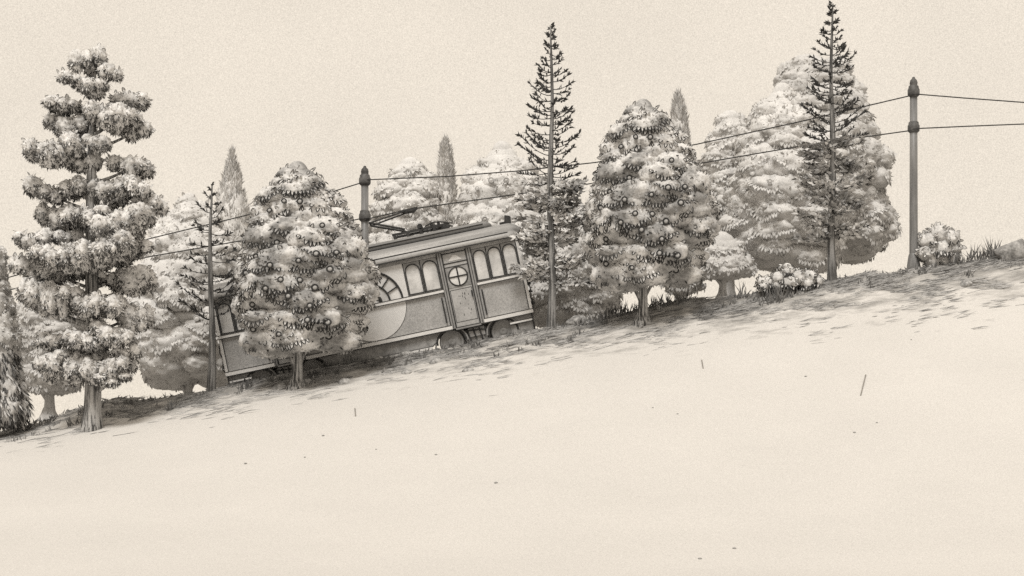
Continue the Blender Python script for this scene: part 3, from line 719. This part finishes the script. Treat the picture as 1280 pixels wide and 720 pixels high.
# skirt, trucks, wheels
q = MB(); pl = [(-262, 1), (-127, 1), (-122, 4), (-116, 13), (-112, 15.9), (-270, 15.9), (-266, 13)]
q.prism([(X(a), Z(c)) for a, c in pl], NY + .02, NY + .05); q.tube([(X(-264), NY + .015, Z(1)), (X(-126), NY + .015, Z(1)), (X(-121), NY + .015, Z(5)), (X(-113), NY + .015, Z(15))], .014, 6, 1)
q.box(X(-262), X(-127), NY - .02, NY + .018, Z(-2.2), Z(.6), 2)
q.build('skirt', [M['under'], M['iron'], M['trim']], tram)
for s0 in (0, 1):
    mm = (lambda u: u) if s0 == 0 else mirror
    a, c = sorted((mm(-26), mm(4)))
    q = MB(); q.box(X(a), X(c), NY + .02, NY + .06, Z(-8), Z(16)); q.box(X(a), X(c), NY - .05, NY + .02, Z(7.4), Z(10.6), 1)
    for v in (7.4, 10.6): q.tube([(X(a), NY - .05, Z(v)), (X(c), NY - .05, Z(v))], .010, 6, 2)
    e = mm(3); q.tube([(X(e), NY - .05, Z(16)), (X(e), NY - .06, Z(-9))], .02, 6, 2)
    q.build('end_skirt', [M['under'], M['trim'], M['iron']], tram)
    for uw in (-102, -36):
        q = MB(); w = mm(uw); R_ = 15 * kt
        for yw in (NY + .12, .82):
            q.lathe([(0, 0), (R_ * .25, -.05), (R_ * .3, -.01), (R_ * .8, .0), (R_ * .84, -.03), (R_, -.03), (R_, .08), (R_ * 1.06, .08), (R_ * 1.06, .11), (0, .11)], (X(w), yw, Z(2)), 28, 0, 'y')
        q.tube([(X(w), NY + .15, Z(2)), (X(w), .9, Z(2))], .05, 10, 1)
        q.build('wheel', [M['post'], M['iron']], tram)
        q = MB(); av = np.linspace(R(-5), R(185), 17)
        for r_, mi in ((18.6, 1), (20.5, 0)):
            q.tube([(X(w + r_ * math.cos(t)), NY + .03, Z(2 + r_ * .86 * math.sin(t))) for t in av], .035 if mi else .028, 7, mi)
        q.build('mudguard', [M['post'], M['iron']], tram)
    # truck side frame
    a, c = sorted((mm(-84), mm(-54)))
    q = MB(); q.box(X(a), X(c), NY + .12, NY + .22, Z(-4), Z(6)); q.box(X(a) + .1, X(c) - .1, NY + .06, NY + .12, Z(3), Z(14))
    for i in range(4):
        xx = X(a) + (X(c) - X(a)) * (i + .5) / 4; q.tube([(xx, NY + .05, Z(13)), (xx + .05, NY + .05, Z(-3))], .02, 6, 1)
    q.tube([(X(a) - .1, NY + .04, Z(12)), (X(c) + .1, NY + .04, Z(9))], .018, 6, 1)
    q.build('truck_frame', [M['under'], M['iron']], tram)
    ch = MB(); ch.box(X(mm(-100)) if s0 == 0 else X(mm(-36)), X(mm(-36)) if s0 == 0 else X(mm(-100)), -.6, .6, Z(0), Z(14)); ch.build('truck_bolster', M['under'], tram)
# end fittings
for s0 in (0, 1):
    mm = (lambda u: u) if s0 == 0 else mirror
    for v, r_, nm in ((57, .075, 'end_lamp'), (31, .06, 'coupling_hook'), (46, .035, 'end_bracket')):
        q = MB(); e = mm(4); sg = 1 if s0 == 0 else -1
        q.tube([(X(e), -.6, Z(v)), (X(e) + sg * .07, -.6, Z(v)), (X(e) + sg * .14, -.6, Z(v - 1))], [r_ * .6, r_, r_ * .5], 10)
        q.build(nm, M['iron'], tram)
    q = MB(); q.tube([(X(mm(5.5)), NY + .1, Z(60)), (X(mm(8)), NY + .1, Z(48)), (X(mm(5.5)), NY + .1, Z(38)), (X(mm(8.5)), NY + .1, Z(27)), (X(mm(6)), NY + .1, Z(22))], .016, 6); q.build('end_hose', M['iron'], tram)
# roof
def roof_strip(prof, u0, u1, taper, mi=0, name='roof', m='roof', drop=6.0):
    n = 40; us = np.concatenate([np.linspace(u0, u0 + taper, 9), np.linspace(u0 + taper, u1 - taper, n)[1:-1], np.linspace(u1 - taper, u1, 9)])
    full = [(y, v) for y, v in prof] + [(-y, v) for y, v in reversed(prof)]
    v0 = prof[0][1]; vs = []
    for u in us:
        e = min(u - u0, u1 - u) / taper; e = min(max(e, 0), 1); s = math.sqrt(1 - (1 - e) ** 2)
        for y, v in full:
            hh = (v - v0) * (.25 + .75 * s)
            vs.append((X(u), y * (.55 + .45 * s), Z(v0 + hh)))
    mq = len(full); q = MB()
    q.add(vs, [(i*mq+j, i*mq+(j+1) % mq, (i+1)*mq+(j+1) % mq, (i+1)*mq+j) for i in range(len(us)-1) for j in range(mq)])
    for i in (0, len(us) - 1):
        q.add([vs[i*mq+j] for j in range(mq)], [tuple(range(mq))], 0, False)
    return q
q = roof_strip([(-1.16, 113.6), (-1.22, 115), (-1.21, 119.5), (-1.14, 121.5), (-1.06, 127), (-.95, 131), (-.78, 134.6), (-.3, 136)], -398, 14, 20)
for v, y in ((121.2, -1.175), (114.2, -1.215)):
    q.tube([(X(u), y, Z(v)) for u in np.linspace(-376, -6, 24)], .016, 6, 1)
rf = q.build('roof', [M['roof'], M['iron']], tram)
q = roof_strip([(-.72, 133), (-.74, 140.5), (-.68, 143.2), (-.56, 145), (-.2, 146.2)], -360, -22, 14)
q.tube([(X(u), -.745, Z(140.4)) for u in np.linspace(-348, -34, 20)], .014, 6, 1); q.tube([(X(u), -.77, Z(135.6)) for u in np.linspace(-348, -34, 20)], .02, 6, 1)
q.build('clerestory', [M['roof_dark'], M['iron']], rf)
q = MB(); q.prism([(X(-8), Z(133)), (X(1), Z(132)), (X(2.5), Z(143)), (X(-5), Z(145.5))], -.75, -.5); q.box(X(-13), X(-7), -.7, -.5, Z(133), Z(138))
q.build('roof_bell', M['iron'], rf)
q = MB(); q.tube([(X(3), -.3, Z(132)), (X(10), -.5, Z(128)), (X(15), -.8, Z(121))], .03, 7); q.build('roof_cable', M['iron'], rf)
q = MB(); q.prism([(X(9), Z(122)), (X(14), Z(123)), (X(15), Z(97)), (X(12), Z(95)), (X(9.5), Z(98))], NY - .02, NY + .08, 0)
for p0, p1 in (((9, 122), (9.5, 98)), ((14, 123), (15, 97))): q.tube([(X(p0[0]), NY - .02, Z(p0[1])), (X(p1[0]), NY - .02, Z(p1[1]))], .012, 6, 1)
q.tube([(X(6), NY + .03, Z(119)), (X(10), NY + .03, Z(119))], .015, 6, 1)
q.build('side_mirror', [M['trim'], M['iron']], tram)
# current collector on the roof
a_ = np.array([math.cos(TRAM_A), -math.sin(TRAM_A)]); n_ = np.array([-math.sin(TRAM_A), -math.cos(TRAM_A)])
def uv(px, py):                 # roof gear stands farther back than the near wall
    q_ = (D0 + TY + .62) / (D0 + .5); px = 640 + (px - 640) * q_; py = HOR - (HOR - py) * q_
    d = np.array([px - 665.0, py - 408.0]); return float(d @ a_), float(d @ n_)
PANY = .62                       # the collector stands on the far half of the roof, under the wire
col = MB()
bl, br = uv(491, 296), uv(562, 281)
RB = uv(526, 288)[1] - 2
for y in (-.3, .25): col.box(X(bl[0]), X(br[0]), PANY + y, PANY + y + .06, Z(RB), Z(RB + 3))
for u in np.linspace(bl[0] + 3, br[0] - 3, 5): col.box(X(u) - .04, X(u) + .04, PANY - .34, PANY + .34, Z(RB - 8), Z(RB + .1))
for px, r_ in ((525, 3.6), (540, 2.2), (549, 2.0)):
    u, v = uv(px, 283); col.tube([(X(u), PANY - .3, Z(RB + 5.5)), (X(u), PANY + .3, Z(RB + 5.5))], r_ * kt, 10)
for y in (-.3, .3): col.tube([(X(uv(a, 281)[0]), PANY + y, Z(RB + h)) for a, h in ((531, 4), (541, 7), (551, 6), (566, 1))], .018, 6)
pan = col.build('pantograph', M['iron'], tram)
s1, kn, sh = uv(507, 288), uv(463, 280.5), uv(510, 264)
for y in (-.3, .3):
    am = MB(); am.tube([(X(s1[0]), y * .8 + PANY, Z(s1[1])), (X(kn[0]), y + PANY, Z(kn[1]))], .03, 7); am.build('lower_arm', M['iron'], pan)
    am = MB(); am.tube([(X(kn[0]), y + PANY, Z(kn[1])), (X(sh[0]), y * .6 + PANY, Z(sh[1]))], .024, 7); am.build('upper_arm', M['iron'], pan)
am = MB(); am.tube([(X(kn[0]), -.33 + PANY, Z(kn[1])), (X(kn[0]), .33 + PANY, Z(kn[1]))], .028, 7); am.build('knee_bar', M['iron'], pan)
am = MB(); h0, h1 = uv(501, 264.5), uv(522, 259.5)
am.prism([(X(h0[0]), Z(h0[1])), (X(h1[0]), Z(h1[1])), (X(h1[0] - 6), Z(h1[1] - 4)), (X(h0[0] + 7), Z(h0[1] - 3))], PANY - .22, PANY + .22); am.build('contact_shoe', M['iron'], pan)

# ------------------------------------------------------------------ poles and wires
PY = 3.0
def pole(px, top, foot, y, label, gz_):
    d = D0 + y; k = d / F; p = P(px, foot, y); root = thing('trolley_pole', (p[0], y, p[2]), label, 'pole', 'trolley wire poles')
    H = (foot - top) * k; below = min(gz_ - p[2], 0) - .2
    q = MB(); q.lathe([(5.4*k, below), (5.2*k, .3), (4.9*k, H * .5), (4.6*k, H - 22*k), (0, H - 22*k)], n=20); q.build('shaft', M['pole'], root)
    q = MB(); q.lathe([(8.5*k, below), (8.2*k, .05), (6.2*k, 15*k), (5.3*k, 17*k)], n=20); q.build('foot', M['pole'], root)
    q = MB(); q.lathe([(4.6*k, H - 24*k), (5.2*k, H - 20*k), (5.8*k, H - 18*k), (5.0*k, H - 14*k), (4.6*k, H - 9*k), (5.0*k, H - 8*k), (4.2*k, H - 4.5*k), (1.8*k, H - 2*k), (1.6*k, H - .5*k), (0, H)], n=20); q.build('cap', M['collar'], root)
    for dz in (18, 63):
        q = MB(); q.lathe([(5*k, -7*k), (7.2*k, -5*k), (7.4*k, -3*k), (7.4*k, -1.5*k), (7.4*k, 1.8*k), (6.4*k, 3.5*k), (6.2*k, 6*k), (5*k, 7*k)], (0, 0, H - dz*k), 20); q.build('insulator', M['collar'], root)
    return root
pole(456, 207, 455, PY, 'grey iron trolley pole rising behind the tram roof', float(ground_z(P(456, 455, PY)[0], PY)))
pole(1142, 96, 334, 0.35, 'grey iron trolley pole standing beside the round bush', float(ground_z(P(1142, 334, .35)[0], .35)))
def wire(pts, label):
    q = MB(); pp = np.array([P(*p) for p in pts]); t = np.arange(len(pp))
    # smooth curve through the points
    tt = np.linspace(0, len(pp) - 1, (len(pp) - 1) * 6 + 1); c = np.stack([np.interp(tt, t, pp[:, j]) for j in range(3)], 1)
    q.tube(c, .0165, 6, 0); o = q.build('overhead_wire', M['iron'])
    return tag(o, label, 'wire', 'overhead tram wires')
wire([(-200, 402, 3), (-80, 372, 3), (60, 333, 3), (190, 297.5, 3), (300, 271, 3), (380, 250.5, 3), (450, 229, 2.9), (456, 224.5, 2.85), (464, 224.5, 2.9), (560, 220.5, 2.7), (650, 213.5, 2.3), (745, 203, 2), (870, 180.5, 1.5), (1000, 152, .9), (1136, 120, .3), (1142, 117.5, .2), (1150, 118, .2), (1205, 122.5, .2), (1280, 128, .2), (1400, 133, .2)], 'upper overhead wire joining the tops of the two poles')
wire([(-200, 408, 3), (-80, 384, 3), (60, 351, 3), (183, 321.5, 3), (310, 299.5, 3), (400, 284, 3), (450, 273.5, 2.85), (464, 272.5, 2.8), (512, 261.5, 2.6), (620, 246.5, 2.4), (742, 229, 2.0), (885, 202.5, 1.4), (1010, 181, .9), (1136, 163.5, .3), (1142, 161, .2), (1150, 160.5, .2), (1205, 158, .2), (1280, 155, .2), (1400, 150, .2)], 'lower overhead wire touched by the tram collector')

# ------------------------------------------------------------------ shrubs, boulder, stones
def bush(cx, cy, lumps, base, label, leafm, rimm, size, rim, fringe, edge, scrib, name='shrub', y=None):
    b = hit(*base) if y is None else np.array([P(base[0], base[1], y)[0], y, float(ground_z(P(base[0], base[1], y)[0], y))]); k = (D0 + b[1]) / F
    root = thing(name, b, label, 'shrub'); mb = MB(); L_ = []
    for (px, py, r) in lumps:
        for dy in (-1, 1):
            L_.append((np.array([(px - base[0]) * k, dy * r * .5 * k, (base[1] - py) * k]), np.array([r, r * .9, r * .92]) * k))
    for c, r in L_: blob(mb, c, r, 3, 10, .2)
    dress(mb, L_, fringe, edge, scrib, size, rim); mb.build('foliage', [leafm, rimm], root)
    t = MB()
    for i in range(5): t.tube([(0, 0, -.15), (RS.uniform(-.15, .15), RS.uniform(-.1, .1), .15), (RS.uniform(-.3, .3), RS.uniform(-.2, .2), .4)], [.03, .022, .012], 6)
    t.build('stem', M['bark'], root)
bush(0, 0, [(1160,300,11),(1172,292,12),(1186,298,12),(1192,310,9),(1158,316,11),(1174,312,14),(1188,322,9),(1166,325,10),(1178,326,9)], (1174, 331), 'round pale leafy bush beside the right hand pole', M['leaf_bush'], M['leaf_front_rim'], .15, .016, 80, 110, 20, 'round_bush', y=.25)
bush(0, 0, [(954,356,7),(952,349,6),(960,350,6),(973,346,9),(985,338,8),(984,331,5),(998,345,10),(1012,344,9),(1021,350,7),(985,352,11),(1008,352,9),(971,355,8)], (986, 362), 'low cut shrub with dark scalloped edge in front of the tallest conifer', M['leaf_bush'], M['leaf_front_rim'], .15, .026, 170, 90, 14, 'low_shrub', y=-.3)
# boulder
bb = np.array([P(1262, 326, .0)[0], -.1, float(ground_z(P(1262, 326, 0)[0], -.1))])
q = MB(); v, f = ICO[3]; pts = v * np.array([.45, .38, .33]); out = []
for p in pts:
    s = 1 + .18 * mnoise.noise(Vector(p * 2.3 + np.array([3.1, 1, 7]))) + .06 * mnoise.noise(Vector(p * 7))
    w = p * s; w[2] = min(w[2] * 1.5, .24 + .38 * w[0]) if w[0] > -.3 else min(w[2], .126 + .6 * (w[0] + .3)); w[0] = min(w[0], .40 - .12 * w[2]); out.append(w + np.array([0, 0, .16]))
q.add(out, f, 0, False)
bo = q.build('boulder', M['stone']); bo.location = tuple(bb); tag(bo, 'big flat topped grey boulder on the crest at the far right', 'boulder')
STONES = [(381, 478, 9, 'flat domed stone right beside the foot of the fruit tree hiding the tram'), (351, 484, 10, 'wide domed stone just below the rear wheels of the tram'), (431, 478, 9, 'lone low stone on the open slope right of the fruit tree hiding the tram'),
          (508, 437, 8, 'dark rounded stone on the crest under the tram skirt'), (474, 445, 6, 'small dark stone on the crest beside the fruit tree crown'), (545, 452, 8, 'dark domed stone below the tram wheel'), (585, 463, 7, 'pale low stone standing lowest under the tram'), (508, 466, 7, 'half sunk stone left of the dark domed one'),
          (147, 504, 8, 'small rounded stone lying on the mound by the pine'), (1115, 359, 7, 'dark flat stone on the bare slope below the right pole'), (1207, 355, 8, 'low streaked stone on the slope below the round bush'), (722, 402, 14, 'long low mossy stone by the tall conifer foot')]
for (px, py, r, lab) in STONES:
    p = hit(px, py); k = (D0 + p[1]) / F; q = MB(); v, f = ICO[2]; off = RS.rand(3) * 9
    q.add([w * np.array([r * 1.1, r * .9, r * .62]) * k * (1 + .25 * mnoise.noise(Vector(w * 1.4 + off))) for w in v], f)
    o = q.build('stone', M['stone']); o.location = tuple(p + np.array([0, 0, -.02])); o.rotation_euler = (0, -.18, RS.uniform(0, 1)); tag(o, lab, 'stone', 'stones on the slope')

# ------------------------------------------------------------------ grass
g = MB()
def tuft(px, py, n, L, spread, mi=0, lean=0.0, w=.034):
    n = int(n * 1.5); L *= 1.25
    b = hit(px, py); k = (D0 + b[1]) / F
    p = b + np.stack([RS.uniform(-spread, spread, n) * k, RS.uniform(-.12, .12, n), np.zeros(n)], 1)
    p[:, 2] = ground_z(p[:, 0], p[:, 1]) - .02
    d = unit(np.stack([RS.normal(lean, .38, n), RS.normal(-.1, .25, n), np.ones(n)], 1)); nn = unit(np.cross(d, RS.normal(0, 1, d.shape)) + np.array([0, -1.5, 0]))
    blades(g, p, d, nn, L * RS.uniform(.5, 1.2, n), w * RS.uniform(.6, 1.1, n), RS.uniform(-.35, .35, n), mi=mi)
for (px, py, n, L, sp) in [(744,404,14,.28,10),(757,399,16,.34,9),(770,396,16,.34,8),(783,393,10,.3,7),(794,391,6,.24,4),(816,385,12,.3,7),(830,383,14,.3,8),(843,381,8,.25,6),(856,379,12,.34,5),(884,392,10,.22,7),(893,389,9,.22,6),(900,387,7,.2,5),(930,372,8,.34,4),(922,373,5,.25,4),(966,378,16,.42,7),(974,377,10,.4,4),(956,381,8,.22,6),
                           (1192,328,12,.34,6),(1204,326,10,.26,7),(1217,325,14,.4,7),(1226,324,9,.3,5),(1236,323,16,.5,5),(1246,322,12,.42,5),(714,428,12,.16,4),(722,418,9,.14,7),(651,438,4,.12,3),(620,446,5,.14,4),(487,455,14,.2,4),(440,455,20,.22,9),(412,458,14,.18,10),(214,512,16,.26,5),(136,520,8,.16,4),(60,530,10,.2,10),(28,540,14,.24,12),(92,532,10,.2,8),(668,432,8,.12,8),(700,410,12,.16,10),(730,407,10,.2,8),(806,398,6,.12,8),
                           (306,487,16,.2,8),(345,478,20,.2,10),(392,470,14,.16,8),(470,458,14,.14,12),(524,448,10,.14,8),(600,434,14,.12,12),(1000,366,14,.14,14),(1080,352,8,.1,10),(1150,342,10,.14,8),(1164,338,14,.2,9),(160,505,10,.14,8),(185,503,16,.16,8),(250,494,10,.12,8),(120,512,10,.2,8)]:
    tuft(px, py, n, L, sp)
for i in range(95):
    ppx = RS.uniform(-5, 1285); rz = float(np.interp(ppx, RX, RY)); tuft(ppx, rz + RS.uniform(3, 19), RS.randint(5, 12), RS.uniform(.09, .17), RS.uniform(3, 9), mi=int(RS.rand() < .5), w=.026)
# short turf edge and flat lying streaks along the whole crest
n = 1700
px = RS.uniform(-20, 1300, n); yy = -np.abs(RS.normal(0, .16, n)); x = (px - 640) * (D0 + yy) / F
p = np.stack([x, yy, ground_z(x, yy) - .012], 1); d = unit(np.stack([RS.normal(.5, .8, n), RS.normal(0, .2, n), RS.uniform(.05, .5, n)], 1))
blades(g, p, d, unit(np.cross(d, np.array([0, .3, 1.0])) * RS.choice([-1, 1], n)[:, None] + np.array([0, -.6, .3])), RS.uniform(.06, .22, n), RS.uniform(.02, .045, n), RS.uniform(-.2, .2, n), mi=0)
n = 12000
px = RS.uniform(-20, 1300, n); cl = np.array([mnoise.noise(Vector((a * .012, 3.3, 0))) for a in px])
yy = -np.abs(RS.normal(0, .92, n)) * (1.0 + .8 * cl) * (1 + .7 * np.clip((420 - px) / 300, 0, 1) + .1 * np.clip((px - 1000) / 200, 0, 1)) - .06; x = (px - 640) * (D0 + yy) / F
keep = np.array([mnoise.noise(Vector((a * .9, b * 1.6, 5))) for a, b in zip(x, yy)]) > -.05
x, yy = x[keep], yy[keep]; n = len(x)
p = np.stack([x, yy, ground_z(x, yy) + .004], 1); d = unit(np.stack([np.ones(n), RS.normal(-.05, .22, n), .2 + RS.normal(0, .06, n)], 1))
blades(g, p, d, np.tile([0, -.75, .6], (n, 1)) + RS.normal(0, .15, (n, 3)), RS.uniform(.12, .5, n), RS.uniform(.010, .03, n), RS.uniform(-.1, .1, n), mi=1)
n = 2600
px = RS.uniform(-20, 1300, n); yy = -np.abs(RS.normal(0, .8, n)) * (1 + 1.1 * np.clip((420 - px) / 300, 0, 1)) - .05; x = (px - 640) * (D0 + yy) / F
keep = np.array([mnoise.noise(Vector((a * .7, b * 1.3, 15))) for a, b in zip(x, yy)]) > .04
x, yy = x[keep], yy[keep]; n = len(x)
p = np.stack([x, yy, ground_z(x, yy) + .008], 1); d = unit(np.stack([np.ones(n), RS.normal(-.03, .15, n), .2 + RS.normal(0, .05, n)], 1))
blades(g, p, d, np.tile([0, -.75, .6], (n, 1)) + RS.normal(0, .15, (n, 3)), RS.uniform(.2, .8, n), RS.uniform(.012, .026, n), RS.uniform(-.1, .1, n), mi=0)
gr = g.build('grass', [M['grass'], M['grass_pale']]); tag(gr, 'dry grey grass tufts and turf along the crest', 'grass', kind='stuff')

# flecks and specks of the drawing paper, modelled as straws and pebbles
for (px, py, L, a, lab) in [(1079, 482, .55, 76, 'long ochre straw copied from the paper onto the open meadow'), (878, 456, .22, 100, 'short ochre straw copied from the paper below the lone fruit tree'), (444, 516, .2, 95, 'short ochre straw copied from the paper below the tree hiding the tram')]:
    p = hit(px, py); k = 1; q = MB(); s = math.sin(R(a)); c = math.cos(R(a))
    e = [hit(px + L * 24 * c * t, py - L * 24 * s * t) + np.array([0, 0, .012]) for t in (-1, 0, 1)]
    q.tube(e, .014, 6); tag(q.build('fleck', M['fleck']), lab, 'fleck')
q = MB(); v, f = ICO[1]; q.add(v * np.array([.045, .06, .025]), f)
first_speck = None
for (px, py) in [(307,580),(381,572),(545,569),(620,604),(847,518),(1007,471),(1096,529),(1068,541),(918,686),(816,510),(875,699),(1139,425),(404,545),(470,562)]:
    o = first_speck.copy() if first_speck else q.build('speck', M['speck'])
    if first_speck: COL.objects.link(o)
    else: first_speck = o
    o.location = tuple(hit(px, py) + np.array([0, 0, .01])); s = random.uniform(.35, .75); o.scale = (s, s, s); o.rotation_euler.z = random.uniform(0, 3)
    tag(o, 'tiny grey pebble copied from the paper onto the open pale meadow', 'speck', 'paper specks scattered over the meadow')

# ------------------------------------------------------------------ light, sky, camera
S_EL, S_AZ = 54, 196            # sun height, compass angle (0 = +Y, clockwise)
sd = Vector((math.sin(R(S_AZ)) * math.cos(R(S_EL)), math.cos(R(S_AZ)) * math.cos(R(S_EL)), math.sin(R(S_EL))))
sl = bpy.data.lights.new('sun', 'SUN'); sl.energy = 2.2; sl.angle = R(22); sl.color = (1, .975, .93)
so = bpy.data.objects.new('sun', sl); COL.objects.link(so); so.rotation_euler = sd.to_track_quat('Z', 'Y').to_euler(); so.location = (0, -20, 30)
w = bpy.data.worlds.new('World'); scene.world = w; w.use_nodes = True
N = w.node_tree.nodes; L = w.node_tree.links; bg = N['Background']
sky = N.new('ShaderNodeTexSky'); sky.sky_type = 'NISHITA'; sky.sun_disc = False; sky.sun_elevation = R(S_EL); sky.sun_rotation = R(S_AZ)
# an even cream cloud cover over the sky, slightly mottled
tc = N.new('ShaderNodeTexCoord')
gn = N.new('ShaderNodeTexNoise'); gn.inputs['Scale'].default_value = 1650; gn.inputs['Detail'].default_value = 2; gn.inputs['Roughness'].default_value = .7; L.new(tc.outputs['Generated'], gn.inputs['Vector'])
mr = N.new('ShaderNodeMapRange'); mr.inputs['From Min'].default_value = .2; mr.inputs['From Max'].default_value = .8; mr.inputs['To Min'].default_value = .74; mr.inputs['To Max'].default_value = 1.26; L.new(gn.outputs['Fac'], mr.inputs['Value'])
SKY = (.762, .684, .580)
g3 = N.new('ShaderNodeTexNoise'); g3.inputs['Scale'].default_value = 7; g3.inputs['Detail'].default_value = 4; L.new(tc.outputs['Generated'], g3.inputs['Vector'])
m3 = N.new('ShaderNodeMapRange'); m3.inputs['From Min'].default_value = .3; m3.inputs['From Max'].default_value = .7; m3.inputs['To Min'].default_value = .96; m3.inputs['To Max'].default_value = 1.04; L.new(g3.outputs['Fac'], m3.inputs['Value'])
m4 = N.new('ShaderNodeMath'); m4.operation = 'MULTIPLY'; L.new(mr.outputs[0], m4.inputs[0]); L.new(m3.outputs[0], m4.inputs[1])
cs = N.new('ShaderNodeVectorMath'); cs.operation = 'SCALE'; cs.inputs[0].default_value = tuple(c * 10 for c in SKY); L.new(m4.outputs[0], cs.inputs['Scale'])
mx = N.new('ShaderNodeMix'); mx.data_type = 'RGBA'; mx.inputs['Factor'].default_value = .97
L.new(sky.outputs['Color'], mx.inputs['A']); L.new(cs.outputs['Vector'], mx.inputs['B']); L.new(mx.outputs['Result'], bg.inputs['Color']); bg.inputs['Strength'].default_value = .1
cam = bpy.data.cameras.new('camera'); co = bpy.data.objects.new('camera', cam); COL.objects.link(co)
co.location = (0, -D0, CZ); co.rotation_euler = (R(90), 0, 0)
cam.sensor_width = 36; cam.lens = 36 * F / 1280; cam.shift_y = (HOR - 360) / 1280; cam.clip_end = 3000
scene.camera = co
vs = scene.view_settings; vs.view_transform = 'Standard'; vs.look = 'None'; vs.gamma = 1; vs.use_curve_mapping = False; vs.exposure = .19
scene.cycles.use_denoising = False
